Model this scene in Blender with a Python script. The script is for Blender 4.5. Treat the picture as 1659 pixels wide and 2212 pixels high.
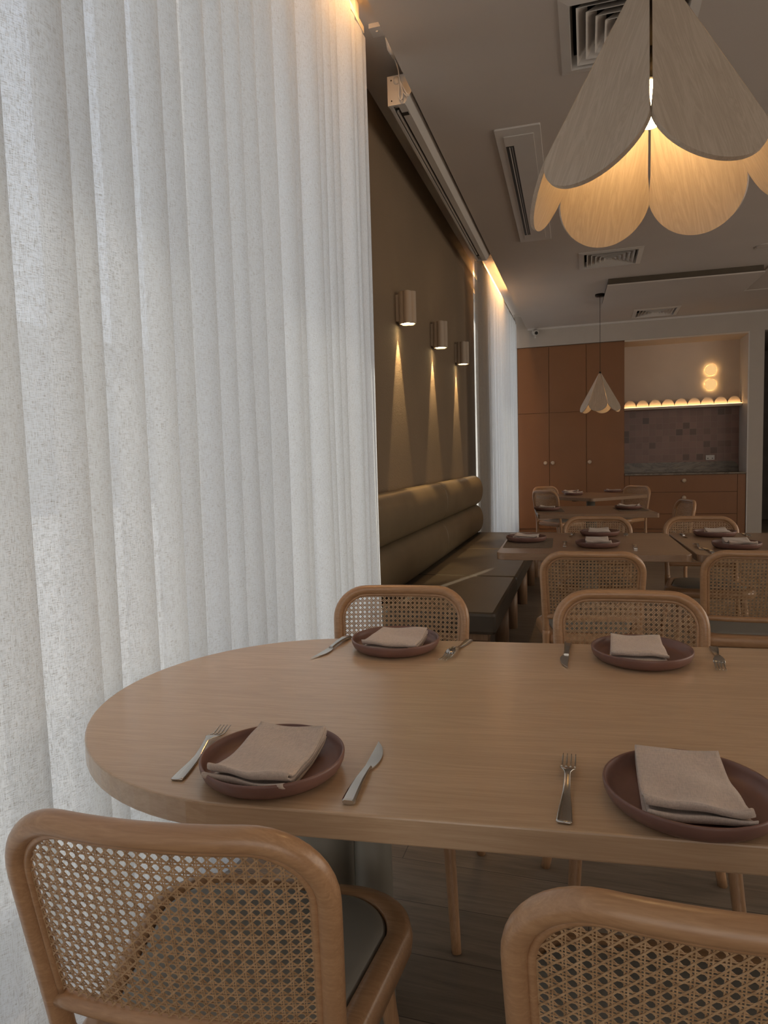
import bpy, bmesh, math, random
from mathutils import Vector, Matrix
for o in list(bpy.data.objects): bpy.data.objects.remove(o)
PI = math.pi
R = math.radians
S = bpy.context.scene
COL = S.collection
rnd = random.Random(7)

# ------------------------------------------------------------------ camera
def make_camera():
    yaw, pitch, roll, f = 0.298410982, -0.0782467523, -0.0275743844, 1432.737
    cam = bpy.data.cameras.new('camera'); o = bpy.data.objects.new('camera', cam); COL.objects.link(o)
    cam.sensor_fit = 'VERTICAL'; cam.sensor_height = 36.0; cam.sensor_width = 27.0
    cam.lens = f / 2212 * 36.0
    cam.clip_start = 0.02; cam.clip_end = 300
    fw = Vector((-math.sin(yaw)*math.cos(pitch), math.cos(yaw)*math.cos(pitch), math.sin(pitch)))
    r = Vector((math.cos(yaw), math.sin(yaw), 0)); u = r.cross(fw)
    r2 = r*math.cos(roll)+u*math.sin(roll); u2 = -r*math.sin(roll)+u*math.cos(roll)
    m = Matrix((r2, u2, -fw)).transposed().to_4x4(); m.translation = Vector((0, 0, 1.24))
    o.matrix_world = m
    S.camera = o
make_camera()

# ------------------------------------------------------------------ colour management and light
S.view_settings.view_transform = 'Standard'
S.view_settings.look = 'None'
S.view_settings.gamma = 1.0
S.view_settings.use_curve_mapping = False
S.view_settings.exposure = 0.0

SKY = 1.55
SUN = 10.0
FILL = 44.0
COVE = 1.0
def make_world():
    w = bpy.data.worlds.new('world'); S.world = w; w.use_nodes = True
    nt = w.node_tree; nt.nodes.clear()
    out = nt.nodes.new('ShaderNodeOutputWorld'); bg = nt.nodes.new('ShaderNodeBackground')
    tc = nt.nodes.new('ShaderNodeTexCoord'); sp = nt.nodes.new('ShaderNodeSeparateXYZ'); cr = nt.nodes.new('ShaderNodeValToRGB')
    nt.links.new(tc.outputs['Generated'], sp.inputs[0]); nt.links.new(sp.outputs['Z'], cr.inputs[0])
    e = cr.color_ramp.elements
    e[0].position = 0.0; e[0].color = (0.95, 0.96, 1.0, 1)
    e[1].position = 0.8; e[1].color = (0.62, 0.74, 1.0, 1)
    nt.links.new(cr.outputs[0], bg.inputs[0]); bg.inputs[1].default_value = SKY
    nt.links.new(bg.outputs[0], out.inputs[0])
make_world()

def lamp(name, kind, loc, energy, color, aim=None, **kw):
    d = bpy.data.lights.new(name, kind); d.energy = energy; d.color = color
    for k, v in kw.items(): setattr(d, k, v)
    o = bpy.data.objects.new(name, d); COL.objects.link(o); o.location = loc
    if aim is not None: o.rotation_euler = Vector(aim).to_track_quat('-Z', 'Y').to_euler()
    return o
# sun: skims along the facade, slips between curtain end and wall
el = R(44); az = Vector((0.304, 0.953, 0))
lamp('sun', 'SUN', (-6, -8, 9), SUN, (1.0, 0.93, 0.82), (az.x*math.cos(el), az.y*math.cos(el), -math.sin(el)), angle=R(0.5))
# unseen fill panels added behind and to the right of the camera
lamp('added_rear_fill', 'AREA', (1.6, -3.35, 1.6), FILL, (1.0, 0.93, 0.85), (-0.05, 1, 0.02), shape='RECTANGLE', size=4.5, size_y=2.6)
lamp('added_side_fill', 'AREA', (5.6, 4.0, 1.9), FILL*2.8, (1.0, 0.88, 0.74), (-1, 0.0, -0.12), shape='RECTANGLE', size=8.0, size_y=2.4)  # added side fill; the wall behind it has no window

# ------------------------------------------------------------------ node helpers
def mat(name):
    m = bpy.data.materials.new(name); m.use_nodes = True
    nt = m.node_tree; nt.nodes.clear()
    out = nt.nodes.new('ShaderNodeOutputMaterial')
    return m, nt, out
def N(nt, t, **kw):
    n = nt.nodes.new(t)
    for k, v in kw.items(): setattr(n, k, v)
    return n
def setin(n, d):
    for k, v in d.items(): n.inputs[k].default_value = v
def L(nt, a, b): nt.links.new(a, b)
def coords(nt, scale=(1, 1, 1), rot=(0, 0, 0), loc=(0, 0, 0)):
    tc = N(nt, 'ShaderNodeTexCoord'); mp = N(nt, 'ShaderNodeMapping')
    mp.inputs['Scale'].default_value = scale; mp.inputs['Rotation'].default_value = rot; mp.inputs['Location'].default_value = loc
    L(nt, tc.outputs['Object'], mp.inputs[0]); return mp.outputs[0]
def noise(nt, vec, scale=5, detail=3, rough=0.5, dist=0.0):
    n = N(nt, 'ShaderNodeTexNoise'); setin(n, {'Scale': scale, 'Detail': detail, 'Roughness': rough, 'Distortion': dist})
    L(nt, vec, n.inputs['Vector']); return n.outputs['Fac']
def ramp(nt, fac, stops):
    r = N(nt, 'ShaderNodeValToRGB'); e = r.color_ramp.elements
    while len(e) < len(stops): e.new(0.5)
    for i, (p, c) in enumerate(stops):
        e[i].position = p; e[i].color = tuple(c)+(1,) if len(c) == 3 else c
    L(nt, fac, r.inputs[0]); return r.outputs[0]
def math_n(nt, op, a, b=None):
    n = N(nt, 'ShaderNodeMath', operation=op)
    for i, v in enumerate((a, b)):
        if v is None: continue
        if isinstance(v, (int, float)): n.inputs[i].default_value = v
        else: L(nt, v, n.inputs[i])
    return n.outputs[0]
def bump(nt, h, strength=0.2, dist=0.002):
    b = N(nt, 'ShaderNodeBump'); setin(b, {'Strength': strength, 'Distance': dist}); L(nt, h, b.inputs['Height']); return b.outputs[0]
def mul(c, k): return tuple(x*k for x in c)

def plain(name, col, rough=0.5, metal=0.0, var=0.08, vs=6.0, bmp=0.0, bs=200.0, coat=0.0, spec=0.5):
    m, nt, out = mat(name); b = N(nt, 'ShaderNodeBsdfPrincipled')
    v = coords(nt); n = noise(nt, v, vs, 4)
    L(nt, ramp(nt, n, [(0.3, mul(col, 1-var)), (0.7, mul(col, 1+var))]), b.inputs['Base Color'])
    setin(b, {'Roughness': rough, 'Metallic': metal, 'Specular IOR Level': spec})
    if coat: b.inputs['Coat Weight'].default_value = coat; b.inputs['Coat Roughness'].default_value = 0.15
    if bmp: L(nt, bump(nt, noise(nt, v, bs, 3), bmp), b.inputs['Normal'])
    L(nt, b.outputs[0], out.inputs[0]); return m

def wood(name, c1, c2, axis='X', scale=1.0, rough=0.4, coat=0.0, bmp=0.06, fine=1.0, boards=0.0):
    """long fibres along `axis`, wandering cathedral figure under them"""
    m, nt, out = mat(name); b = N(nt, 'ShaderNodeBsdfPrincipled')
    st = {'X': (0.9, 9, 9), 'Y': (9, 0.9, 9), 'Z': (9, 9, 0.9)}[axis]
    v1 = coords(nt, mul(st, scale)); v2 = coords(nt, tuple(a*(0.6 if a < 1 else 1)*scale*(1.2 if a < 1 else 6*fine) for a in st))
    n1 = noise(nt, v1, 1.6, 5, 0.6, 1.4)
    n2 = noise(nt, v2, 3.0, 4, 0.65, 0.3)
    w = math_n(nt, 'FRACT', math_n(nt, 'MULTIPLY', n1, 5.0))
    tri = math_n(nt, 'ABSOLUTE', math_n(nt, 'SUBTRACT', w, 0.5))
    mix = math_n(nt, 'ADD', math_n(nt, 'MULTIPLY', tri, 0.55), math_n(nt, 'MULTIPLY', n2, 0.75))
    if boards:
        tc = N(nt, 'ShaderNodeTexCoord'); sp = N(nt, 'ShaderNodeSeparateXYZ'); L(nt, tc.outputs['Object'], sp.inputs[0])
        wn = N(nt, 'ShaderNodeTexWhiteNoise', noise_dimensions='1D')
        L(nt, math_n(nt, 'FLOOR', math_n(nt, 'DIVIDE', math_n(nt, 'ADD', sp.outputs['Y'], 3.04), 0.128)), wn.inputs['W'])
        mix = math_n(nt, 'ADD', mix, math_n(nt, 'MULTIPLY', math_n(nt, 'SUBTRACT', wn.outputs['Value'], 0.5), boards))
    L(nt, ramp(nt, mix, [(0.22, c2), (0.55, mul([(a+d)/2 for a, d in zip(c1, c2)], 1.0)), (0.8, c1)]), b.inputs['Base Color'])
    setin(b, {'Roughness': rough})
    if coat: b.inputs['Coat Weight'].default_value = coat; b.inputs['Coat Roughness'].default_value = 0.22
    if bmp: L(nt, bump(nt, n2, bmp, 0.001), b.inputs['Normal'])
    L(nt, b.outputs[0], out.inputs[0]); return m

def emit(name, col, strength):
    m, nt, out = mat(name); e = N(nt, 'ShaderNodeEmission'); setin(e, {'Color': tuple(col)+(1,), 'Strength': strength})
    L(nt, e.outputs[0], out.inputs[0]); return m

# ------------------------------------------------------------------ materials
M = {}
M['ceiling'] = plain('ceiling_paint', (0.56, 0.50, 0.45), 0.85, var=0.02, vs=2, bmp=0.03, bs=300)
M['white'] = plain('white_paint', (0.62, 0.58, 0.54), 0.45, var=0.02)
M['trim'] = plain('far_wall_paint', (0.47, 0.42, 0.37), 0.8, var=0.02)
M['cream'] = plain('cream_plaster', (0.62, 0.52, 0.43), 0.85, var=0.04, vs=3)
M['black'] = plain('black_plastic', (0.012, 0.011, 0.010), 0.5, var=0.1)
M['dark'] = plain('dark_void', (0.02, 0.018, 0.015), 0.9, var=0.1)
M['gap'] = plain('painted_shade_brown', (0.09, 0.07, 0.05), 0.9, var=0.1)  # dark tone stands in for shade around the dropped ceiling panel
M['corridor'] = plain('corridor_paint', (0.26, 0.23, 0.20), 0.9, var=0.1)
M['terracotta'] = plain('terracotta_laminate', (0.235, 0.098, 0.036), 0.5, var=0.05, vs=2.0, bmp=0.02)
M['leather'] = plain('olive_leather', (0.155, 0.115, 0.068), 0.42, var=0.10, vs=5, bmp=0.08, bs=450, spec=0.45)
M['seat_leather'] = plain('dark_seat_leather', (0.055, 0.043, 0.031), 0.42, var=0.15, vs=5, bmp=0.1, bs=400, spec=0.5)
M['pad'] = plain('greige_vinyl', (0.25, 0.235, 0.205), 0.5, var=0.04, vs=8, bmp=0.05, bs=500)
M['plate'] = plain('mauve_brown_ceramic', (0.19, 0.098, 0.078), 0.38, var=0.12, vs=14, bmp=0.02, bs=60)
M['column'] = plain('olive_grey_paint', (0.27, 0.255, 0.215), 0.5, var=0.04, vs=4)
M['brass_black'] = plain('black_metal', (0.02, 0.018, 0.016), 0.4, 0.6)
M['sconce'] = plain('sconce_plaster', (0.34, 0.28, 0.22), 0.7, var=0.05, bmp=0.04)
M['sensor'] = plain('off_white_plastic', (0.60, 0.56, 0.52), 0.4, var=0.02)
M['placemat'] = plain('dark_placemat', (0.17, 0.12, 0.08), 0.8, var=0.2, vs=60)
M['knob'] = wood('pale_knob_wood', (0.62, 0.48, 0.36), (0.50, 0.36, 0.25), 'Y', 6, 0.5)
M['oak_top'] = wood('pale_oak_top', (0.62, 0.44, 0.285), (0.48, 0.325, 0.20), 'X', 1.5, 0.36, coat=0.7, bmp=0.03, boards=0.22)
M['oak_edge'] = wood('oak_edge', (0.44, 0.295, 0.185), (0.35, 0.22, 0.13), 'X', 2.5, 0.5)
M['walnut_top'] = wood('mid_oak_top', (0.34, 0.215, 0.13), (0.25, 0.15, 0.088), 'X', 1.6, 0.36, coat=0.3, bmp=0.03, boards=0.15)
M['beech'] = wood('honey_bentwood', (0.51, 0.30, 0.16), (0.37, 0.20, 0.10), 'Z', 2.2, 0.36, coat=0.3)
M['beech_rail'] = wood('honey_bentwood_rail', (0.51, 0.30, 0.16), (0.37, 0.20, 0.10), 'X', 2.2, 0.34, coat=0.35)
M['bench_wood'] = wood('bench_leg_wood', (0.26, 0.155, 0.085), (0.18, 0.10, 0.055), 'Z', 2.0, 0.45)
M['veneer'] = wood('limed_oak_veneer', (0.52, 0.43, 0.34), (0.38, 0.30, 0.225), 'Z', 2.4, 0.55, fine=1.6)

def floor_mat():
    m, nt, out = mat('smoked_oak_planks'); b = N(nt, 'ShaderNodeBsdfPrincipled')
    v = coords(nt)
    br = N(nt, 'ShaderNodeTexBrick'); br.offset = 0.37; br.offset_frequency = 2
    setin(br, {'Scale': 1.0, 'Mortar Size': 0.0012, 'Mortar Smooth': 0.2, 'Brick Width': 1.5, 'Row Height': 0.19, 'Bias': 0.0,
               'Color1': (0.185, 0.145, 0.108, 1), 'Color2': (0.24, 0.19, 0.145, 1), 'Mortar': (0.05, 0.038, 0.028, 1)})
    L(nt, v, br.inputs['Vector'])
    v2 = coords(nt, (1.3, 16, 1)); n = noise(nt, v2, 3.0, 6, 0.65, 0.8)
    mx = N(nt, 'ShaderNodeMix', data_type='RGBA', blend_type='MULTIPLY'); mx.inputs['Factor'].default_value = 1.0
    L(nt, br.outputs['Color'], mx.inputs[6]); L(nt, ramp(nt, n, [(0.25, (0.62, 0.60, 0.58)), (0.75, (1.25, 1.25, 1.25))]), mx.inputs[7])
    L(nt, mx.outputs[2], b.inputs['Base Color']); b.inputs['Roughness'].default_value = 0.42
    L(nt, bump(nt, n, 0.08, 0.001), b.inputs['Normal'])
    L(nt, b.outputs[0], out.inputs[0]); return m
M['floor'] = floor_mat()

def plaster_mat():
    m, nt, out = mat('stippled_taupe_plaster'); b = N(nt, 'ShaderNodeBsdfPrincipled')
    v = coords(nt); n = noise(nt, v, 110, 3, 0.6); n2 = noise(nt, v, 1.5, 2)
    L(nt, ramp(nt, n2, [(0.3, (0.185, 0.132, 0.082)), (0.7, (0.21, 0.15, 0.094))]), b.inputs['Base Color'])
    b.inputs['Roughness'].default_value = 0.85
    L(nt, bump(nt, n, 0.75, 0.006), b.inputs['Normal'])
    L(nt, b.outputs[0], out.inputs[0]); return m
M['plaster'] = plaster_mat()

def linen_mat():
    m, nt, out = mat('sheer_linen'); 
    v = coords(nt)
    va = coords(nt, (85, 85, 1200)); vb = coords(nt, (1200, 1200, 60))
    a = noise(nt, va, 1.0, 2, 0.6); b_ = noise(nt, vb, 1.0, 2, 0.6)
    w = math_n(nt, 'MULTIPLY', math_n(nt, 'ADD', a, b_), 0.5)
    col = ramp(nt, w, [(0.36, (0.52, 0.48, 0.43)), (0.48, (0.70, 0.69, 0.68)), (0.6, (0.78, 0.78, 0.78))])
    tr = ramp(nt, w, [(0.36, (0.40, 0.36, 0.31)), (0.49, (0.72, 0.715, 0.70)), (0.62, (0.88, 0.88, 0.87))])
    d = N(nt, 'ShaderNodeBsdfDiffuse'); L(nt, col, d.inputs[0])
    t = N(nt, 'ShaderNodeBsdfTranslucent'); L(nt, tr, t.inputs[0])
    m1 = N(nt, 'ShaderNodeMixShader'); m1.inputs[0].default_value = 0.74
    L(nt, d.outputs[0], m1.inputs[1]); L(nt, t.outputs[0], m1.inputs[2])
    tp = N(nt, 'ShaderNodeBsdfTransparent'); m2 = N(nt, 'ShaderNodeMixShader')
    L(nt, math_n(nt, 'MULTIPLY', ramp(nt, w, [(0.42, (0, 0, 0)), (0.62, (1, 1, 1))]), 0.20), m2.inputs[0])
    L(nt, m1.outputs[0], m2.inputs[1]); L(nt, tp.outputs[0], m2.inputs[2])
    L(nt, m2.outputs[0], out.inputs[0]); return m
M['linen'] = linen_mat()

def cloth_mat(name, c):
    m, nt, out = mat(name); b = N(nt, 'ShaderNodeBsdfPrincipled')
    a = noise(nt, coords(nt, (90, 900, 300)), 1, 2); d = noise(nt, coords(nt, (900, 90, 300)), 1, 2)
    w = math_n(nt, 'MULTIPLY', math_n(nt, 'ADD', a, d), 0.5)
    L(nt, ramp(nt, w, [(0.38, mul(c, 0.84)), (0.6, mul(c, 1.06))]), b.inputs['Base Color'])
    setin(b, {'Roughness': 0.9, 'Specular IOR Level': 0.15})
    b.inputs['Sheen Weight'].default_value = 0.2
    L(nt, bump(nt, w, 0.35, 0.0008), b.inputs['Normal'])
    L(nt, b.outputs[0], out.inputs[0]); return m
M['napkin'] = cloth_mat('beige_linen_napkin', (0.58, 0.475, 0.405))

def metal_mat():
    m, nt, out = mat('brushed_steel'); b = N(nt, 'ShaderNodeBsdfPrincipled')
    n = noise(nt, coords(nt, (1, 1, 1)), 12, 1)
    L(nt, ramp(nt, n, [(0.3, (0.50, 0.48, 0.45)), (0.7, (0.66, 0.64, 0.61))]), b.inputs['Base Color'])
    setin(b, {'Roughness': 0.17, 'Metallic': 1.0}); L(nt, b.outputs[0], out.inputs[0]); return m
M['steel'] = metal_mat()

def cane_mat():
    m, nt, out = mat('rattan_cane'); b = N(nt, 'ShaderNodeBsdfPrincipled')
    n = noise(nt, coords(nt), 90, 3, 0.6); n2 = noise(nt, coords(nt, (30, 30, 30)), 30, 2)
    L(nt, ramp(nt, n, [(0.25, (0.28, 0.165, 0.085)), (0.5, (0.47, 0.30, 0.165)), (0.8, (0.60, 0.41, 0.25))]), b.inputs['Base Color'])
    setin(b, {'Roughness': 0.38}); L(nt, b.outputs[0], out.inputs[0]); return m
M['cane'] = cane_mat()

def tile_mat():
    m, nt, out = mat('blush_zellige_tiles'); b = N(nt, 'ShaderNodeBsdfPrincipled')
    tc = N(nt, 'ShaderNodeTexCoord'); sp = N(nt, 'ShaderNodeSeparateXYZ'); L(nt, tc.outputs['Object'], sp.inputs[0])
    s = 0.1
    fx = math_n(nt, 'DIVIDE', sp.outputs['X'], s); fz = math_n(nt, 'DIVIDE', sp.outputs['Z'], s)
    cb = N(nt, 'ShaderNodeCombineXYZ'); L(nt, math_n(nt, 'FLOOR', fx), cb.inputs[0]); L(nt, math_n(nt, 'FLOOR', fz), cb.inputs[1])
    wn = N(nt, 'ShaderNodeTexWhiteNoise', noise_dimensions='2D'); L(nt, cb.outputs[0], wn.inputs['Vector'])
    c = ramp(nt, wn.outputs['Value'], [(0.0, (0.085, 0.038, 0.02)), (0.08, (0.15, 0.075, 0.045)), (0.14, (0.185, 0.092, 0.062)), (0.6, (0.21, 0.106, 0.076)), (1.0, (0.235, 0.122, 0.088))])
    def edge(f):
        fr = math_n(nt, 'FRACT', f); return math_n(nt, 'ABSOLUTE', math_n(nt, 'SUBTRACT', fr, 0.5))
    g = math_n(nt, 'GREATER_THAN', math_n(nt, 'MAXIMUM', edge(fx), edge(fz)), 0.48)
    mx = N(nt, 'ShaderNodeMix', data_type='RGBA'); L(nt, g, mx.inputs[0]); L(nt, c, mx.inputs[6]); mx.inputs[7].default_value = (0.24, 0.15, 0.11, 1)
    L(nt, mx.outputs[2], b.inputs['Base Color']); b.inputs['Roughness'].default_value = 0.3
    L(nt, bump(nt, noise(nt, tc.outputs['Object'], 25, 2), 0.2, 0.004), b.inputs['Normal'])
    L(nt, b.outputs[0], out.inputs[0]); return m
M['tiles'] = tile_mat()

def marble_mat():
    m, nt, out = mat('veined_stone'); b = N(nt, 'ShaderNodeBsdfPrincipled')
    v = coords(nt, (1.2, 1, 4.0), rot=(0, R(-14), 0)); n = noise(nt, v, 2.2, 8, 0.62, 1.6)
    tri = math_n(nt, 'ABSOLUTE', math_n(nt, 'SUBTRACT', n, 0.5))
    L(nt, ramp(nt, tri, [(0.0, (0.06, 0.042, 0.026)), (0.02, (0.14, 0.105, 0.072)), (0.09, (0.20, 0.155, 0.11)), (0.3, (0.165, 0.125, 0.088))]), b.inputs['Base Color'])
    b.inputs['Roughness'].default_value = 0.25; L(nt, b.outputs[0], out.inputs[0]); return m
M['marble'] = marble_mat()

def glass_mat():
    m, nt, out = mat('window_glass'); t = N(nt, 'ShaderNodeBsdfTransparent'); g = N(nt, 'ShaderNodeBsdfGlossy')
    t.inputs[0].default_value = (0.93, 0.95, 0.95, 1); g.inputs['Roughness'].default_value = 0.02
    mx = N(nt, 'ShaderNodeMixShader'); mx.inputs[0].default_value = 0.05
    L(nt, t.outputs[0], mx.inputs[1]); L(nt, g.outputs[0], mx.inputs[2]); L(nt, mx.outputs[0], out.inputs[0]); return m
M['glass'] = glass_mat()
M['frame'] = plain('grey_aluminium', (0.30, 0.29, 0.28), 0.4, 0.3)
M['facade'] = plain('pale_render_facade', (0.42, 0.40, 0.36), 0.9, var=0.08, vs=0.4)
M['facade_dark'] = plain('grey_glass_facade', (0.22, 0.23, 0.24), 0.4, var=0.1)  # plain grey for the building's windows
M['pavement'] = plain('pale_pavement', (0.48, 0.46, 0.43), 0.9, var=0.08, vs=0.8)
M['led'] = emit('warm_led', (1.0, 0.56, 0.20), 5.0)
M['disc'] = emit('warm_disc_light', (1.0, 0.60, 0.24), 0.95)
M['bulb'] = emit('warm_bulb', (1.0, 0.66, 0.30), 60.0)
M['sconce_glow'] = emit('sconce_lamp_face', (1.0, 0.84, 0.48), 10.0)
M['downlight'] = emit('downlight_face', (1.0, 0.85, 0.6), 6.0)

# ------------------------------------------------------------------ mesh helpers
class MB:
    """collects shapes; build() links them as ONE mesh object"""
    def __init__(s): s.v = []; s.f = []; s.sm = []
    def add(s, vs, fs, smooth=False):
        b = len(s.v); s.v += [tuple(v) for v in vs]
        for f in fs: s.f.append(tuple(i+b for i in f)); s.sm.append(smooth)
        return s
    def box(s, a, b):
        x0, y0, z0 = a; x1, y1, z1 = b
        v = [(x0,y0,z0),(x1,y0,z0),(x1,y1,z0),(x0,y1,z0),(x0,y0,z1),(x1,y0,z1),(x1,y1,z1),(x0,y1,z1)]
        return s.add(v, [(0,3,2,1),(4,5,6,7),(0,1,5,4),(1,2,6,5),(2,3,7,6),(3,0,4,7)])
    def prism(s, poly, z0, z1, bev=0.0):
        """poly (x,y) counter-clockwise, extruded in z, edge rounded by bev"""
        n = len(poly)
        if bev > 0:
            ring = []
            c = (sum(p[0] for p in poly)/n, sum(p[1] for p in poly)/n)
            def inset(d):
                out = []
                for i in range(n):
                    a, b, e = poly[i-1], poly[i], poly[(i+1) % n]
                    t1 = Vector((b[0]-a[0], b[1]-a[1])).normalized(); t2 = Vector((e[0]-b[0], e[1]-b[1])).normalized()
                    nn = Vector((-(t1.y+t2.y), t1.x+t2.x))
                    nn = nn.normalized()/max(0.5, nn.length/2) if nn.length > 1e-6 else nn
                    out.append((b[0]+nn.x*d, b[1]+nn.y*d))
                return out
            prof = [(bev, z0), (bev*0.3, z0+bev*0.3), (0, z0+bev), (0, z1-bev), (bev*0.3, z1-bev*0.3), (bev, z1)]
            rings = [[(x, y, z) for x, y in inset(d)] for d, z in prof]
        else:
            rings = [[(x, y, z) for x, y in poly] for z in (z0, z1)]
        vs = [p for r in rings for p in r]; fs = []; m = len(rings)
        for k in range(m-1):
            for i in range(n):
                j = (i+1) % n; fs.append((k*n+i, k*n+j, (k+1)*n+j, (k+1)*n+i))
        fs.append(tuple(reversed(range(n)))); fs.append(tuple(range((m-1)*n, m*n)))
        return s.add(vs, fs)
    def tube(s, pts, r, seg=12, closed=False, caps=True, flat=1.0):
        pts = [Vector(p) for p in pts]; n = len(pts)
        rs = r if isinstance(r, (list, tuple)) else [r]*n
        T = []
        for i in range(n):
            a = pts[i-1] if (i > 0 or closed) else pts[i]; b = pts[(i+1) % n] if (i < n-1 or closed) else pts[i]
            T.append((b-a).normalized())
        up = Vector((0, 0, 1)) if abs(T[0].z) < 0.9 else Vector((0, 1, 0))
        nrm = (up - T[0]*up.dot(T[0])).normalized(); vs = []; fs = []
        for i in range(n):
            nrm = (nrm - T[i]*nrm.dot(T[i])).normalized(); bn = T[i].cross(nrm)
            for k in range(seg):
                a = 2*PI*k/seg; vs.append(pts[i]+(nrm*math.cos(a)+bn*math.sin(a)*flat)*rs[i])
        m = n if closed else n-1
        for i in range(m):
            i2 = (i+1) % n
            for k in range(seg):
                k2 = (k+1) % seg; fs.append((i*seg+k, i*seg+k2, i2*seg+k2, i2*seg+k))
        s.add(vs, fs, True)
        if caps and not closed:
            b = len(s.v)-len(vs)
            s.f.append(tuple(b+k for k in reversed(range(seg)))); s.sm.append(False)
            s.f.append(tuple(b+(n-1)*seg+k for k in range(seg))); s.sm.append(False)
        return s
    def lathe(s, prof, seg=48, c=(0, 0), smooth=True, axis='Z'):
        vs = []; fs = []; n = len(prof)
        for i in range(seg):
            a = 2*PI*i/seg
            for r, z in prof: 
                p = (c[0]+r*math.cos(a), c[1]+r*math.sin(a), z)
                vs.append(p if axis == 'Z' else (p[0], z, p[1]))
        for i in range(seg):
            j = (i+1) % seg
            for k in range(n-1):
                f = (i*n+k, j*n+k, j*n+k+1, i*n+k+1)
                fs.append(f if axis == 'Z' else tuple(reversed(f)))
        return s.add(vs, fs, smooth)
    def build(s, name, m, parent=None, loc=(0, 0, 0), rotz=0.0, recalc=True, autosmooth=None, merge=False):
        me = bpy.data.meshes.new(name); me.from_pydata(s.v, [], s.f)
        me.polygons.foreach_set('use_smooth', s.sm)
        me.materials.append(m)
        if recalc or merge:
            bm = bmesh.new(); bm.from_mesh(me)
            if merge: bmesh.ops.remove_doubles(bm, verts=bm.verts, dist=1e-5)
            if recalc: bmesh.ops.recalc_face_normals(bm, faces=bm.faces)
            bm.to_mesh(me); bm.free()
        o = bpy.data.objects.new(name, me); COL.objects.link(o)
        o.location = loc; o.rotation_euler = (0, 0, rotz)
        if parent: o.parent = parent
        return o

def smooth_all(o):
    for p in o.data.polygons: p.use_smooth = True
    return o
def tag(o, label, cat, group=None, kind=None):
    o['label'] = label; o['category'] = cat
    if group: o['group'] = group
    if kind: o['kind'] = kind
    return o
def struct(o): o['kind'] = 'structure'; return o
def thing(name, label, cat, loc=(0, 0, 0), rotz=0.0, group=None):
    o = bpy.data.objects.new(name, None); COL.objects.link(o); o.location = loc; o.rotation_euler = (0, 0, rotz)
    o.empty_display_size = 0.1
    return tag(o, label, cat, group)
def children(o): return [c for c in bpy.data.objects if c.parent is o]
def dup(src, label, loc, rotz, group=None):
    r = src.copy(); COL.objects.link(r); r.location = loc; r.rotation_euler = (src.rotation_euler[0], src.rotation_euler[1], rotz); r['label'] = label
    if group: r['group'] = group
    for ch in children(src):
        c = ch.copy(); COL.objects.link(c); c.parent = r
        for g in children(ch):
            d = g.copy(); COL.objects.link(d); d.parent = c
    return r
def rrect(x0, y0, x1, y1, r, n=8):
    P = []
    for cx, cy, a0 in ((x1-r, y0+r, -90), (x1-r, y1-r, 0), (x0+r, y1-r, 90), (x0+r, y0+r, 180)):
        for i in range(n+1):
            a = R(a0+90*i/n); P.append((cx+r*math.cos(a), cy+r*math.sin(a)))
    return P
def bez(P, n):
    out = []
    k = len(P)-1
    for i in range(n+1):
        t = i/n; q = Vector((0, 0, 0))
        for j, p in enumerate(P): q += Vector(p)*math.comb(k, j)*(t**j)*((1-t)**(k-j))
        out.append(q)
    return out
def catmull(P, n=6):
    P = [Vector(p) for p in P]; out = []
    for i in range(len(P)-1):
        p0 = P[i-1] if i else P[0]*2-P[1]; p1 = P[i]; p2 = P[i+1]; p3 = P[i+2] if i+2 < len(P) else P[-1]*2-P[-2]
        for k in range(n):
            t = k/n; out.append(0.5*((2*p1)+(p2-p0)*t+(2*p0-5*p1+4*p2-p3)*t*t+(3*p1-p0-3*p2+p3)*t**3))
    out.append(P[-1]); return out
def lerp(a, b, t): return a+(b-a)*t
def sstep(a, b, x):
    t = min(1, max(0, (x-a)/(b-a))); return t*t*(3-2*t)

# ------------------------------------------------------------------ room shell
CEIL = 3.26; REC = 3.46; YF = 11.0; XW = -1.25; XG = -1.42; XR = 5.8; YB = -3.5
struct(MB().box((XG-0.1, YB, -0.1), (XR, 13.5, 0)).build('floor', M['floor']))

def slab_holes(mb, x0, y0, x1, y1, z0, z1, holes):
    xs = sorted({x0, x1, *[h[0] for h in holes], *[h[2] for h in holes]}); ys = sorted({y0, y1, *[h[1] for h in holes], *[h[3] for h in holes]})
    for i in range(len(xs)-1):
        for j in range(len(ys)-1):
            cx, cy = (xs[i]+xs[i+1])/2, (ys[j]+ys[j+1])/2
            if any(h[0] < cx < h[2] and h[1] < cy < h[3] for h in holes): continue
            mb.box((xs[i], ys[j], z0), (xs[i+1], ys[j+1], z1))
VENTS = [(0.19, 3.53), (0.235, 7.45), (0.95, 10.50)]
holes = [(x-0.27, y-0.27, x+0.27, y+0.27) for x, y in VENTS]
mb = MB(); slab_holes(mb, -0.917, YB, XR, YF, CEIL, CEIL+0.30, holes)
mb.box((-1.6, YB, REC), (-0.917, YF, REC+0.1))
struct(mb.build('ceiling', M['ceiling']))
struct(MB().box((XW-0.22, 3.33, 0), (XW, 7.80, REC)).build('wall_left', M['plaster']))
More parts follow.
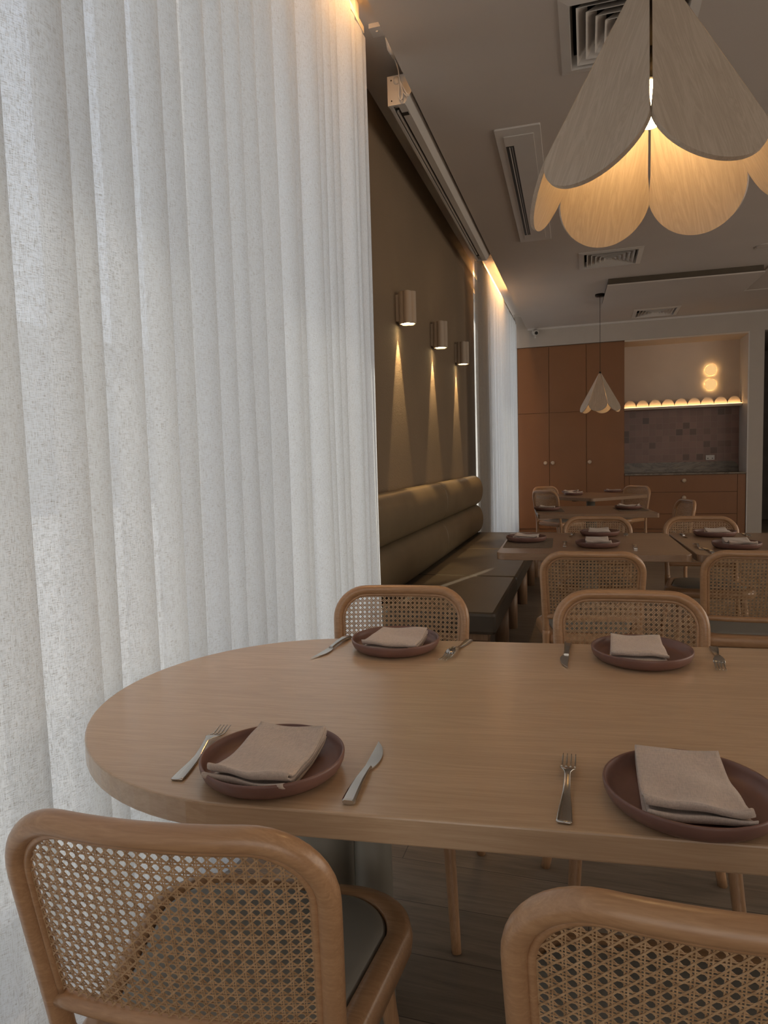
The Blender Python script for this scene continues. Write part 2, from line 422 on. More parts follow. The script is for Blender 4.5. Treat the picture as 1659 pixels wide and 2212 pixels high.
# far wall: bulkhead, pier, edges of the doorway
mb = MB()
mb.box((-1.7, YF, 2.97), (XR, YF+0.15, REC+0.1))
struct(mb.build('wall_back', M['trim']))
struct(MB().box((2.278, YF, 0), (2.472, YF+0.60, 2.97)).build('wall_back_pier', M['trim']))
struct(MB().box((3.5, YF, 0), (XR, YF+0.15, 2.97)).build('wall_back_right', M['trim']))
struct(MB().box((-1.7, YF+0.63, 0), (2.40, YF+0.75, 3.5)).build('wall_niche_back', M['trim']))
struct(MB().box((-1.7, YF+0.15, 2.97), (2.40, YF+0.63, 3.1)).build('wall_niche_top', M['trim']))
struct(MB().box((-1.7, YF, 0), (-1.072, YF+0.6, 2.97)).build('wall_back_return', M['trim']))
struct(MB().box((-0.9, YF-0.02, CEIL-0.028), (XR, YF, CEIL)).build('trim_1', M['white']))
mb = MB(); mb.box((XR, YB, 0), (XR+0.15, YF, CEIL+0.3)); struct(mb.build('wall_right', M['ceiling']))
mb = MB(); mb.box((XG-0.2, YB-0.15, 0), (XR, YB, REC+0.1)); struct(mb.build('wall_front', M['ceiling']))
mb = MB(); mb.box((2.472, 13.3, 0), (3.5, 13.4, 2.97)); mb.box((2.40, YF+0.6, 0), (2.472, 13.4, 2.97)); mb.box((3.5, YF+0.15, 0), (3.6, 13.4, 2.97)); mb.box((2.4, YF+0.15, 2.97), (3.6, 13.4, 3.05))
struct(mb.build('wall_corridor', M['corridor']))
# facade piers and windows left of the room
mb = MB(); mb.box((XG-0.2, YB, 0), (XG, YB+1.0, REC)); struct(mb.build('wall_facade', M['plaster']))
def window(name, y0, y1, mull):
    w = struct(bpy.data.objects.new(name, None)); COL.objects.link(w)
    m = MB(); t = 0.035
    m.box((XG-0.06, y0, 0.0), (XG, y1, 0.08)); m.box((XG-0.06, y0, REC-0.06), (XG, y1, REC))
    for y in [y0]+mull+[y1-t]: m.box((XG-0.06, y, 0.08), (XG, y+t, REC-0.06))
    for y in mull: m.box((XG-0.19, y, 0.0), (XG-0.06, y+t, REC))  # unseen fins added outside to trim the sun to a narrow streak
    m.build('frame_and_sun_fins', M['frame'], w)
    MB().box((XG-0.034, y0+t, 0.08), (XG-0.028, y1-t, REC-0.06)).build('window_glass', M['glass'], w)
window('window_1', YB+1.0, 3.33, [-1.2, 0.55, 2.307]); window('window_2', 7.80, 11.0, [9.4])

# outside: street, pavement and the block across the road
struct(MB().box((-40, -30, -0.25), (XG-0.2, 45, -0.12)).build('ground', M['pavement']))
def building(x0, y0, y1, h, label, rows, m):
    b = thing('apartment_building', label, 'building', (x0, (y0+y1)/2, -0.12))
    w = y1-y0
    MB().box((-6, -w/2, 0), (0, w/2, h)).build('facade_wall', m, b)
    for k in range(rows):
        z = 1.0+k*3.0
        n = int(w/3)
        for i in range(n):
            y = -w/2+0.9+i*3.0
            if z+1.5 < h: MB().box((-0.05, y, z), (0.03, y+1.5, z+1.5)).build('window', M['facade_dark'], b)
    return b
building(-14, -12, 5, 7.2, 'pale rendered building across the street, blurred by the near sheer curtain', 2, M['facade'])
building(-17, 8, 40, 6.0, 'low pale building down the street, behind the far sheer curtain', 1, M['facade'])

# ------------------------------------------------------------------ curtains
def curtain(name, label, seams, x0, amp, z0, z1, zn=26, end_taper=1.0):
    root = thing(name, label, 'curtain', (x0, seams[0], 0))
    pts = []
    per = 16
    last = len(seams)-1
    for i in range(last):
        a, b = seams[i], seams[i+1]; w = b-a; am = amp*min(1.2, max(0.7, (w/0.115)**0.6))*rnd.uniform(0.92, 1.08)
        if i >= last-2: am *= end_taper
        off = -0.05*w
        for k in range(per):
            th = PI*k/per; sn = math.sin(th)
            # a full belly leaning towards its far seam, tucked in behind the next one
            sh = 0.016 if (i >= last-2 and end_taper < 1) else 0.0
            pts.append((sh+am*(2*sn**0.6-1), a+off+w*(1-math.cos(th))/2+0.46*w*sn*(1-0.25*math.cos(th)), i))
    pts.append((0.012 if end_taper < 1 else -amp, seams[-1]+0.005, last))
    vs = []; fs = []; n = len(pts)
    jit = [(rnd.uniform(0, 6), rnd.uniform(0.002, 0.006)) for _ in seams]
    for j in range(zn+1):
        z = lerp(z0, z1, j/zn); flare = 1.0+0.12*(1-j/zn)
        for x, y, i in pts:
            p, q = jit[i]; q2 = q*(1-j/zn)*1.2
            vs.append((x*flare+q2*math.sin(z*2.1+p), y-seams[0]+q2*math.sin(z*1.7+p*2), z))
    for j in range(zn):
        for i in range(n-1): fs.append((j*n+i, j*n+i+1, (j+1)*n+i+1, (j+1)*n+i))
    MB().add(vs, fs, True).build('fabric', M['linen'], root, recalc=False)
    tr = MB().box((-0.02, 0, z1+0.02), (0.02, seams[-1]-seams[0], z1+0.05))
    tr.box((-0.012, 0, z1+0.05), (0.012, 0.05, REC)); tr.box((-0.012, seams[-1]-seams[0]-0.1, z1+0.05), (0.012, seams[-1]-seams[0]-0.05, REC))
    tr.build('track', M['white'], root)
    return root
seams = [YB+1.1+0.13*i for i in range(26)]
seams = [s for s in seams if s < 0.86]+[0.885, 1.015, 1.172, 1.262, 1.39, 1.52, 1.622, 1.745, 1.858, 1.97, 2.073, 2.198, 2.344, 2.426, 2.597, 2.695, 2.789, 2.871, 3.035, 3.131, 3.239, 3.30]
curtain('sheer_curtain', 'tall white sheer linen curtain filling the left side beside the large rounded table', seams, -1.07, 0.033, 0.015, 3.33, end_taper=0.35)
s2 = [7.2]; 
while s2[-1] < 10.9: s2.append(s2[-1]+rnd.uniform(0.085, 0.125))
curtain('sheer_curtain', 'far white sheer linen curtain between banquette end and terracotta cupboards', s2, -1.10, 0.034, 0.015, 3.33)

# ------------------------------------------------------------------ lights in the curtain recess
def cove(y0, y1, label, power):
    r = thing('light_strip', label, 'light strip', (-1.30, (y0+y1)/2, REC-0.02))
    MB().box((-0.008, -(y1-y0)/2, 0), (0.008, (y1-y0)/2, 0.012)).build('diffuser', M['led'], r)
    MB().box((-0.012, -(y1-y0)/2, 0.012), (0.012, (y1-y0)/2, 0.02)).build('channel', M['white'], r)
    o = lamp('cove_light', 'AREA', (-0.945, (y0+y1)/2, REC-0.02), power*COVE, (1.0, 0.52, 0.18), None, shape='RECTANGLE', size=0.04, size_y=y1-y0)
    o.rotation_euler = (0, 0.45, 0)
cove(2.05, 3.15, 'warm glowing strip in the ceiling recess above near curtain end', 13.0)
cove(7.85, 9.15, 'warm glowing strip in the ceiling recess above the far curtain', 22.0)

# ------------------------------------------------------------------ banquette along the wall
def banquette():
    b = thing('banquette_bench', 'long olive leather banquette with two bolster rolls against taupe wall', 'bench', (0, 0, 0))
    ya, yb = 3.315, 7.0
    def roll(y0, y1, zc, a=0.098, h=0.153, ends=(1, 1)):
        m = MB(); n = 40; prof = []
        L_ = y1-y0; e = 0.012
        st = [(0, 0.93), (0.003, 0.965), (0.009, 0.99), (0.016, 1.0), (0.03, 1.0), (L_-0.03, 1.0), (L_-0.016, 1.0), (L_-0.009, 0.99), (L_-0.003, 0.965), (L_, 0.93)]
        vs = []; fs = []
        for y, k in st:
            for i in range(n):
                t = 2*PI*i/n; c, s_ = math.cos(t), math.sin(t)
                vs.append((-1.15+a*k*math.copysign(abs(c)**0.92, c), y0+y, zc+h*k*math.copysign(abs(s_)**0.95, s_)))
        for j in range(len(st)-1):
            for i in range(n): fs.append((j*n+i, j*n+(i+1) % n, (j+1)*n+(i+1) % n, (j+1)*n+i))
        m.add(vs, fs, True); m.add([], [])
        m.f.append(tuple(range(n))); m.sm.append(False); m.f.append(tuple(range(9*n, 10*n))); m.sm.append(False)
        return m
    for zc in (0.895, 0.592):
        roll(ya, 5.15, zc).build('bolster', M['leather'], b); roll(5.15, yb, zc).build('bolster', M['leather'], b)
    # seat cushions with seams
    cuts = [ya, 4.38, 5.70, yb]
    for i in range(3):
        m = MB(); m.prism(rrect(-1.20, cuts[i]+0.002, -0.445, cuts[i+1]-0.002, 0.025, 4), 0.335, 0.45, 0.018)
        o = m.build('seat_cushion', M['seat_leather'], b)
    MB().box((-1.20, ya+0.03, 0.30), (-0.49, yb-0.03, 0.335)).build('seat_frame', M['bench_wood'], b)
    MB().box((XW, ya+0.02, 0.0), (-1.215, yb-0.02, 0.92)).build('back_board', M['bench_wood'], b)
    for y in (3.40, 4.25, 4.80, 5.62, 6.45, 6.9):
        for x in (-0.53, -1.12):
            MB().lathe([(0, 0), (0.045, 0), (0.045, 0.30), (0, 0.30)], 20).build('leg', M['bench_wood'], b, loc=(x, y, 0))
banquette()

# ------------------------------------------------------------------ wall sconces
def sconce(y, label, first=None):
    if first: 
        s = dup(first, label, (XW, y, 2.165), 0)
    else:
        s = thing('wall_sconce', label, 'wall light', (XW, y, 2.165), 0, 'three fluted sconces on the taupe wall')
        m = MB(); m.box((0, -0.03, 0.02), (0.02, 0.03, 0.2)); m.build('back_plate', M['sconce'], s)
        lob = []; c = (0.075, 0)
        N_ = 72
        for i in range(N_):
            a = 2*PI*i/N_; r = 0.048+0.013*abs(math.cos(2.5*a+0.3))
            lob.append((c[0]+r*math.cos(a), c[1]+r*math.sin(a)*1.05))
        outer = lob; inner = [((x-c[0])*0.88+c[0], (y_-c[1])*0.88+c[1]) for x, y_ in lob]
        vs = []; 
        for ring, z in ((outer, 0), (outer, 0.215), (inner, 0.215), (inner, 0)): vs += [(x, y_, z) for x, y_ in ring]
        fs = [((k)*N_+i, k*N_+(i+1) % N_, ((k+1) % 4)*N_+(i+1) % N_, ((k+1) % 4)*N_+i) for k in range(4) for i in range(N_)]
        MB().add(vs, fs, False).build('shade', M['sconce'], s)
        MB().add([(x, y_, 0.006) for x, y_ in inner], [tuple(range(N_))]).build('lamp_face', M['sconce_glow'], s)
    lamp('sconce_beam', 'SPOT', (XW+0.040, y, 2.158), 60.0, (1.0, 0.70, 0.33), (-0.03, 0, -1), spot_size=R(38), spot_blend=0.45, shadow_soft_size=0.008)
    lamp('sconce_halo', 'SPOT', (XW+0.075, y, 2.155), 1.0, (1.0, 0.70, 0.36), (-0.3, 0, -1), spot_size=R(100), spot_blend=0.8, shadow_soft_size=0.02)
    return s
s0 = sconce(4.50, 'nearest fluted wall light beside the near curtain, brightest beam')
sconce(5.57, 'middle of the three fluted wall lights on the taupe wall', s0)
sconce(6.63, 'farthest fluted wall light next to the far curtain gap', s0)

# ------------------------------------------------------------------ projector screen housing and its plug
def screen_housing():
    s = thing('projector_screen', 'long white roll-up projector screen case with black slot under ceiling edge', 'projector screen', (0, 0, 0))
    y0, y1 = 3.75, 6.9; z0, z1 = 3.225, 3.375; xa, xb = -1.062, -0.932
    prof = [(xa, z0), (xa+0.018, z0), (xa+0.018, z0+0.02), (xa+0.052, z0+0.02), (xa+0.052, z0), (xb-0.035, z0), (xb, z0+0.05), (xb, z1), (xa, z1)]
    n = len(prof); vs = [(x, y0+0.02, z) for x, z in prof]+[(x, y1-0.02, z) for x, z in prof]
    fs = [(i, (i+1) % n, n+(i+1) % n, n+i) for i in range(n)]+[tuple(reversed(range(n))), tuple(range(n, 2*n))]
    MB().add(vs, fs).build('case', M['sensor'], s)
    pl = [(xa-0.003, z0-0.004), (xb-0.035, z0-0.004), (xb+0.004, z0+0.052), (xb+0.004, z1+0.004), (xa-0.003, z1+0.004)]
    for a, b in ((y0, y0+0.018), (y1-0.018, y1)):
        n = len(pl); vs = [(x, a, z) for x, z in pl]+[(x, b, z) for x, z in pl]
        MB().add(vs, [(i, (i+1) % n, n+(i+1) % n, n+i) for i in range(n)]+[tuple(reversed(range(n))), tuple(range(n, 2*n))]).build('end_cap', M['sensor'], s)
    MB().box((xa+0.019, y0+0.08, z0+0.012), (xa+0.051, y1-0.12, z0+0.0205)).build('screen_slot', M['black'], s)
    MB().box((xa+0.051, y0+0.10, z0-0.0015), (xa+0.088, y0+0.135, z0+0.001)).build('pull_slot', M['black'], s)
    MB().box((xa+0.026, y0+0.09, z0+0.002), (xa+0.038, y1-0.2, z0+0.012)).build('weight_bar', M['white'], s)
    for x, z in ((xa+0.02, z0+0.02), (xb-0.05, z0+0.02), (xa+0.02, z1-0.02)):
        MB().lathe([(0, y0-0.002), (0.004, y0-0.002), (0.004, y0+0.001)], 10, (x, z), axis='Y').build('screw', M['black'], s)
    for y in (4.2, 6.3): MB().box((xa+0.03, y, z1), (xb-0.02, y+0.05, REC)).build('bracket', M['white'], s)
    MB().lathe([(0, y0-0.014), (0.019, y0-0.012), (0.02, y0)], 20, (xa+0.052, z1-0.028), axis='Y').build('motor_cap', M['white'], s)
screen_housing()
p = thing('power_outlet', 'white ceiling power outlet above the near end of screen case', 'power outlet', (-1.0, 3.45, REC))
MB().box((-0.06, -0.04, -0.022), (0.06, 0.04, 0)).build('face_plate', M['sensor'], p)
for x in (-0.03, 0.02): MB().box((x, -0.012, -0.028), (x+0.012, 0.0, -0.022)).build('switch', M['white'], p)
c = thing('power_cable', 'white plug and looped cable hanging at near end of screen case', 'cable', (-0.98, 3.70, 3.3))
MB().tube([(0.0, -0.20, 0.136), (0.0, -0.16, 0.10), (0.0, -0.10, 0.085)], [0.02, 0.022, 0.012], 12).build('plug', M['sensor'], c)
pts = [(0, -0.10, 0.085), (0.003, -0.04, 0.06), (0.0, 0.0, 0.03), (0.012, 0.02, -0.03), (0.035, 0.022, -0.055), (0.0, 0.01, 0.02), (-0.012, 0.02, -0.05), (0.0, 0.025, -0.07), (0.01, 0.02, -0.03), (-0.002, 0.008, 0.025), (0.03, 0.018, -0.04), (0.042, 0.025, -0.05)]
MB().tube(catmull(pts, 7), 0.0035, 8).build('cord', M['sensor'], c)

# ------------------------------------------------------------------ ceiling fittings
def diffuser(x, y, label, first=None):
    if first: return dup(first, label, (x, y, CEIL), 0)
    v = thing('ceiling_vent', label, 'ceiling vent', (x, y, CEIL), 0, 'square air diffusers in the ceiling')
    def ring(mb, r0, z0, r1, z1, t):
        vs = [(sx*r0, sy*r0, z0) for sx, sy in ((-1, -1), (1, -1), (1, 1), (-1, 1))]+[(sx*r1, sy*r1, z1) for sx, sy in ((-1, -1), (1, -1), (1, 1), (-1, 1))]
        vs += [(a, b_, c_+t) for a, b_, c_ in vs]
        fs = []
        for i in range(4):
            j = (i+1) % 4; fs += [(i, j, 4+j, 4+i), (8+i, 8+j, 12+j, 12+i), (i, j, 8+j, 8+i), (4+i, 4+j, 12+j, 12+i)]
        mb.add(vs, fs)
    m = MB(); ring(m, 0.31, -0.006, 0.262, -0.014, 0.005); ring(m, 0.262, -0.014, 0.25, 0.05, 0.004)
    m.build('frame', M['white'], v)
    for k in range(5):
        r = 0.232-k*0.043
        m = MB(); ring(m, r, -0.012, r-0.050, 0.042, 0.003); m.build('louvre_ring', M['white'], v)
    MB().box((-0.02, -0.02, -0.010), (0.02, 0.02, -0.005)).build('centre_plate', M['white'], v)
    m = MB(); m.box((-0.265, -0.265, 0.20), (0.265, 0.265, 0.21))
    for a, b in (((-0.268, -0.268, 0.0), (-0.262, 0.268, 0.2)), ((0.262, -0.268, 0.0), (0.268, 0.268, 0.2)), ((-0.262, -0.268, 0.0), (0.262, -0.262, 0.2)), ((-0.262, 0.262, 0.0), (0.262, 0.268, 0.2))): m.box(a, b)
    m.build('plenum', M['dark'], v)
    return v
v0 = diffuser(VENTS[0][0], VENTS[0][1], 'large square ceiling air vent partly hidden by the near pendant lamp')
diffuser(VENTS[1][0], VENTS[1][1], 'square ceiling air vent just below the near pendant petals', v0)
diffuser(VENTS[2][0], VENTS[2][1], 'smallest square ceiling air vent beyond the dropped ceiling panel', v0)

a = thing('air_conditioner', 'long white ceiling air conditioner cassette with dark slot, left of near pendant', 'air conditioner', (-0.43, 5.43, CEIL), R(1.2))
MB().prism(rrect(-0.14, -1.12, 0.14, 1.12, 0.008, 2), -0.012, 0.0, 0.002).build('frame', M['white'], a)
MB().prism(rrect(-0.09, -1.03, 0.095, 1.03, 0.004, 2), -0.018, -0.012, 0.001).build('panel', M['sensor'], a)
MB().box((-0.085, -0.90, -0.0195), (-0.035, 0.90, -0.0175)).build('air_slot', M['black'], a)
MB().box((-0.066, -0.89, -0.0225), (-0.060, 0.89, -0.0195)).build('louvre_blade', M['sensor'], a)
MB().box((-0.050, -0.89, -0.0225), (-0.046, 0.89, -0.0195)).build('louvre_blade', M['frame'], a)

d = thing('ceiling_panel', 'dropped rectangular plaster panel on the ceiling beyond the near pendant', 'ceiling panel', (1.03, 8.95, CEIL), R(2.0))
MB().box((-0.82, -0.62, -0.080), (0.82, 0.62, -0.066)).build('panel', M['ceiling'], d)
MB().box((-0.81, -0.612, -0.066), (0.81, 0.612, 0)).build('painted_shade_sides', M['gap'], d)  # dark brown block paints the shade on the panel's sides
h = thing('ceiling_hatch', 'square access hatch frame at the right end of dropped ceiling panel', 'hatch', (2.13, 9.0, CEIL), R(2))
m = MB()
for a_, b_ in (((-0.22, -0.6, -0.01), (-0.19, 0.6, 0)), ((0.19, -0.6, -0.01), (0.22, 0.6, 0)), ((-0.19, -0.6, -0.01), (0.19, -0.57, 0)), ((-0.19, 0.57, -0.01), (0.19, 0.6, 0))): m.box(a_, b_)
m.build('frame', M['white'], h); MB().box((-0.185, -0.565, -0.006), (0.185, 0.565, 0)).build('lid', M['ceiling'], h)
dl = thing('downlight', 'small round recessed ceiling downlight at the far right edge', 'ceiling light', (2.36, 9.95, CEIL))
MB().lathe([(0.035, -0.004), (0.05, -0.006), (0.055, 0)], 24).build('bezel', M['white'], dl)
MB().lathe([(0, -0.003), (0.036, -0.003)], 24).build('lens', M['downlight'], dl)
sd = thing('ceiling_speaker', 'flush round white ceiling fitting right of the middle air vent', 'ceiling fitting', (1.70, 7.62, CEIL))
MB().lathe([(0, -0.004), (0.07, -0.006), (0.085, -0.003), (0.088, 0)], 32).build('cover', M['ceiling'], sd)
MB().lathe([(0.084, -0.003), (0.088, -0.007), (0.092, 0)], 32).build('rim', M['sensor'], sd)

cc = thing('security_camera', 'small white dome security camera on far wall above terracotta cupboards', 'camera', (-0.78, YF, 3.20))
MB().lathe([(0.0, -0.05), (0.05, -0.045), (0.055, -0.02), (0.055, 0.0)], 24, axis='Y').build('base', M['sensor'], cc)
m = MB(); m.tube([(0, -0.03, 0.0), (0.02, -0.10, -0.03)], [0.045, 0.038], 18); m.build('head', M['sensor'], cc)
MB().tube([(0.02, -0.098, -0.029), (0.024, -0.112, -0.035)], [0.026, 0.024], 16).build('lens', M['black'], cc)
MB().box((-0.012, -0.06, -0.10), (0.012, -0.03, -0.02)).build('bracket', M['sensor'], cc)

# ------------------------------------------------------------------ pendant lamps
def pendant(loc, rz, label, first=None, wire=0.5):
    cy = loc[2]
    if first:
        r = dup(first, label, loc, rz)
        for ch in children(r):
            if ch.name.startswith('cord'): ch.scale = (1, 1, (CEIL-cy)/1.0)
            if ch.name.startswith('ceiling_rose'): ch.location.z = CEIL-cy
        return r
    r = thing('pendant_lamp', label, 'pendant lamp', loc, rz, 'petal pendant lamps')
    s0_, be, h_ = 0.460, R(25.66), 0.108
    ta = math.sin(be)*math.tan(PI/6); w = s0_*ta; t = 0.009
    names = 0
    for k in range(6):
        a = R(30+60*k); nrm = Vector((math.sin(a), -math.cos(a), 0)); lat = Vector((math.cos(a), math.sin(a), 0))
        down = nrm*math.sin(be)-Vector((0, 0, math.cos(be))); out = nrm*math.cos(be)+Vector((0, 0, math.sin(be)))
        # outline in (lateral, slant): apex wedge, straight flanks, round foot; built lying in local XZ so grain follows the petal
        P = []
        q = 0.0006
        P.append((0.0, 0.012))
        for i in range(1, 9): P.append((-(s0_*i/8)*ta+q, s0_*i/8))
        for i in range(1, 28): 
            th = PI*i/28; P.append((-w*math.cos(th)+(q if th < PI/2 else -q)*0.5, s0_+h_*math.sin(th)))
        for i in range(8, 0, -1): P.append(((s0_*i/8)*ta-q, s0_*i/8))
        n = len(P)
        vs = [(x, -t/2, -s) for x, s in P]+[(x, t/2, -s) for x, s in P]
        # mitre: inner face narrower on the flanks
        vs2 = []
        for j, (x, y, z) in enumerate(vs):
            if y > 0 and -z < s0_: x *= 1-(t*0.55)/max(0.02, abs(-z*ta))
            vs2.append((x, y, z))
        m = MB().add(vs2, [tuple(range(n)), tuple(reversed(range(n, 2*n)))]+[(i, n+i, n+(i+1) % n, (i+1) % n) for i in range(n)])
        o = m.build('petal', M['veneer'], r)
        mx = Matrix((lat, -out, -down)).transposed().to_4x4()
        o.matrix_local = mx
    MB().tube([(0, 0, -0.02), (0, 0, -0.20)], 0.012, 12).build('stem', M['brass_black'], r)
    MB().lathe([(0, -0.19), (0.024, -0.19), (0.024, -0.25), (0, -0.25)], 20).build('socket', M['brass_black'], r)
    MB().lathe([(0.0, -0.345), (0.016, -0.338), (0.027, -0.315), (0.028, -0.295), (0.018, -0.262), (0.013, -0.25)], 24).build('bulb', M['bulb'], r)
    MB().lathe([(0, 0.0), (0.012, 0.0), (0.016, -0.03), (0.02, -0.04)], 16).build('cap', M['brass_black'], r)
    MB().tube([(0, 0, 0), (0, 0, 1.0)], 0.003, 8).build('cord', M['brass_black'], r).scale = (1, 1, (CEIL-cy)/1.0)
    MB().lathe([(0, 0), (0.06, 0), (0.06, -0.022), (0.055, -0.028), (0, -0.028)], 28).build('ceiling_rose', M['brass_black'], r, loc=(0, 0, CEIL-cy))
    return r
pl0 = pendant((0.130, 1.572, 2.268), R(-4.3), 'large near pendant lamp of overlapping pale wood petals over the big table')
pl1 = pendant((0.162, 9.05, 2.29), R(22), 'small distant pendant lamp with pale petals hanging before terracotta cupboards', pl0)
lamp('pendant_bulb', 'POINT', (0.130, 1.572, 2.268-0.30), 3.2, (1.0, 0.62, 0.28), shadow_soft_size=0.02)
lamp('pendant_bulb', 'POINT', (0.162, 9.05, 2.29-0.30), 4.0, (1.0, 0.62, 0.30), shadow_soft_size=0.02)

# ------------------------------------------------------------------ cupboards and niche at the far wall
def tall_cupboard():
    c = thing('tall_cupboard', 'tall terracotta cupboard wall with six flat doors and pale knobs', 'cupboard', (0, YF, 0))
    MB().box((-1.070, 0.022, 0.0), (0.554, 0.58, 2.965)).build('carcass', M['terracotta'], c)
    xs = [-1.070, -0.579, -0.010, 0.554]
    for i in range(3):
        for k, (z0, z1) in enumerate(((0.06, 1.913), (1.919, 2.945))):
            d = MB().prism(rrect(xs[i]+0.003, 0.0, xs[i+1]-0.003, 0.02, 0.002, 1), z0, z1).build('door', M['terracotta'], c)
            if k == 0:
                x = [xs[1]-0.062, xs[1]+0.052, xs[2]+0.048][i]
                MB().lathe([(0, -0.03), (0.017, -0.034), (0.027, -0.026), (0.030, -0.015), (0.022, -0.005), (0.012, 0.0)], 20, (x, 1.12), axis='Y').build('knob', M['knob'], d)
tall_cupboard()
# niche lining: upper cream back, tiled splashback, reveals
struct(MB().box((0.556, 11.55, 1.93), (2.262, 11.62, 2.97)).build('wall_niche_upper', M['cream']))
struct(MB().box((2.262, YF+0.003, 0), (2.278, 11.62, 2.97)).build('wall_niche_side', M['white']))
struct(MB().box((0.556, 11.0, 2.945), (2.262, 11.55, 2.968)).build('trim_2', M['cream']))
tag(MB().box((0.0, 0.0, 0.0), (1.706, 0.07, 1.033)).build('tiled_splashback', M['tiles'], loc=(0.556, 11.55, 0.90)), 'dusty pink square tiles behind the counter', 'tiles')
sh = thing('wall_shelf', 'thin cream ledge with warm light line above the pink tiles', 'shelf', (0.556, 11.55, 1.92))
MB().box((0, -0.22, 0), (1.70, 0, 0.034)).build('board', M['cream'], sh)
MB().box((0, -0.212, 0.034), (1.70, -0.200, 0.042)).build('light_line', M['led'], sh)
lamp('shelf_light', 'AREA', (1.41, 11.353, 1.965), 0.9, (1.0, 0.56, 0.22), (0, 0.55, 1), shape='RECTANGLE', size=1.66, size_y=0.03)
g0 = None
ords = ['first', 'second', 'third', 'fourth', 'fifth', 'sixth', 'seventh', 'eighth', 'ninth']
for i in range(9):
    w_ = 0.185
    P = [(w_/2*math.cos(PI*k/20), 0.115*math.sin(PI*k/20)) for k in range(21)]
    vs = [(x, 0, z) for x, z in P]+[(x, 0.012, z) for x, z in P]; n = len(P)
    if g0 is None:
        g0 = MB().add(vs, [tuple(range(n)), tuple(reversed(range(n, 2*n)))]+[(k, n+k, n+(k+1) % n, (k+1) % n) for k in range(n)]).build('scallop_tile', M['cream'])
        o = g0
    else: o = g0.copy(); COL.objects.link(o)
    o.location = (0.556+0.10+i*0.1875, 11.38, 1.9545)
    tag(o, ords[i]+' half-round scallop from the left along the glowing ledge', 'scallop tile', 'half-round scallops on the lit ledge')
for z, lab in ((2.50, 'upper of two round glowing wall discs in the niche'), (2.272, 'lower of two round glowing wall discs in the niche')):
    d = thing('wall_light', lab, 'wall light', (1.850, 11.55, z), 0, 'round disc lights in the niche')
    MB().lathe([(0, -0.03), (0.07, -0.03), (0.084, -0.024), (0.086, -0.012), (0.07, -0.018), (0, -0.02)], 36, axis='Y').build('shade', M['disc'], d)
    MB().lathe([(0.0, -0.02), (0.02, -0.02), (0.02, 0.0)], 24, axis='Y').build('base', M['sensor'], d)
    for k in range(6):
        lamp('disc_glow', 'POINT', (1.850+0.062*math.cos(k*PI/3), 11.537, z+0.062*math.sin(k*PI/3)), 0.22, (1.0, 0.60, 0.22), shadow_soft_size=0.004)
uc = thing('drawer_unit', 'low terracotta drawer unit with three wide drawers under stone counter', 'drawer unit', (0, YF, 0))
MB().box((0.558, 0.045, 0.0), (2.262, 0.55, 0.893)).build('carcass', M['terracotta'], uc)
MB().box((0.558, 0.022, 0.06), (0.625, 0.045, 0.885)).build('filler_panel', M['terracotta'], uc)
MB().box((2.150, 0.022, 0.0), (2.258, 0.045, 0.885)).build('filler_panel', M['terracotta'], uc)
for z0, z1, zk in ((0.630, 0.885, 0.802), (0.297, 0.622, 0.541), (0.06, 0.289, 0.22)):
    d = MB().box((0.630, 0.022, z0), (2.144, 0.045, z1)).build('drawer', M['terracotta'], uc)
    MB().lathe([(0, -0.014), (0.018, -0.012), (0.028, -0.003), (0.031, 0.008), (0.022, 0.017), (0.012, 0.022)], 20, (1.413, zk), axis='Y').build('knob', M['knob'], d)
ct = thing('stone_counter', 'veined beige stone counter with low rounded upstand in the niche', 'counter', (0.558, YF, 0.894))
MB().box((0, -0.005, 0), (1.700, 0.55, 0.022)).build('worktop', M['marble'], ct)
P = [(0, 0), (1.695, 0)]+[(1.595+0.10*math.cos(R(a_)), 0.065+0.095*math.sin(R(a_))) for a_ in range(0, 91, 10)]+[(0, 0.16)]
n = len(P); vs = [(x, 0.53, z+0.022) for x, z in P]+[(x, 0.549, z+0.022) for x, z in P]
MB().add(vs, [tuple(range(n)), tuple(reversed(range(n, 2*n)))]+[(k, n+k, n+(k+1) % n, (k+1) % n) for k in range(n)]).build('upstand', M['marble'], ct)
po = thing('power_outlet', 'white double power outlet on the pink tiles above the counter', 'power outlet', (1.855, 11.55, 1.138))
MB().box((-0.062, -0.012, -0.038), (0.062, 0, 0.038)).build('face_plate', M['sensor'], po)
for x in (-0.033, 0.033): 
    MB().box((x-0.008, -0.015, 0.012), (x+0.008, -0.012, 0.024)).build('switch', M['white'], po)
    MB().box((x-0.010, -0.0125, -0.018), (x+0.010, -0.0118, -0.006)).build('socket', M['black'], po)

# ------------------------------------------------------------------ tables
def stadium(xl, xr, r, n=40):
    P = [(xl+r*math.cos(R(90+180*i/n)), r*math.sin(R(90+180*i/n))) for i in range(n+1)]
    return P+[(xr+r*math.cos(R(-90+180*i/n)), r*math.sin(R(-90+180*i/n))) for i in range(n+1)]
def table_piece(t, poly, top, zt=0.75, th=0.04, under=0.0):
    m = MB().prism(poly, zt-th, zt, 0.003); o = m.build('tabletop', top, t)
    return o
t = thing('dining_table', 'large pale oak dining table with rounded end set for four beside curtain', 'table', (-0.50, 1.262, 0), R(6.0))
table_piece(t, stadium(-0.045, 1.75, 0.4475), M['oak_top'])
MB().prism(stadium(0.05, 1.70, 0.40), 0.700, 0.7098, 0.0).build('underframe', M['column'], t)
for x, y, r_ in ((-0.04, -0.01, 0.064), (0.075, -0.04, 0.038), (0.02, 0.12, 0.045), (1.50, 0.0, 0.064), (1.62, 0.07, 0.05), (1.62, -0.07, 0.05)):
    MB().lathe([(0, 0), (r_, 0), (r_, 0.70), (0, 0.70)], 32).build('column', M['column'], t, loc=(x, y, 0))

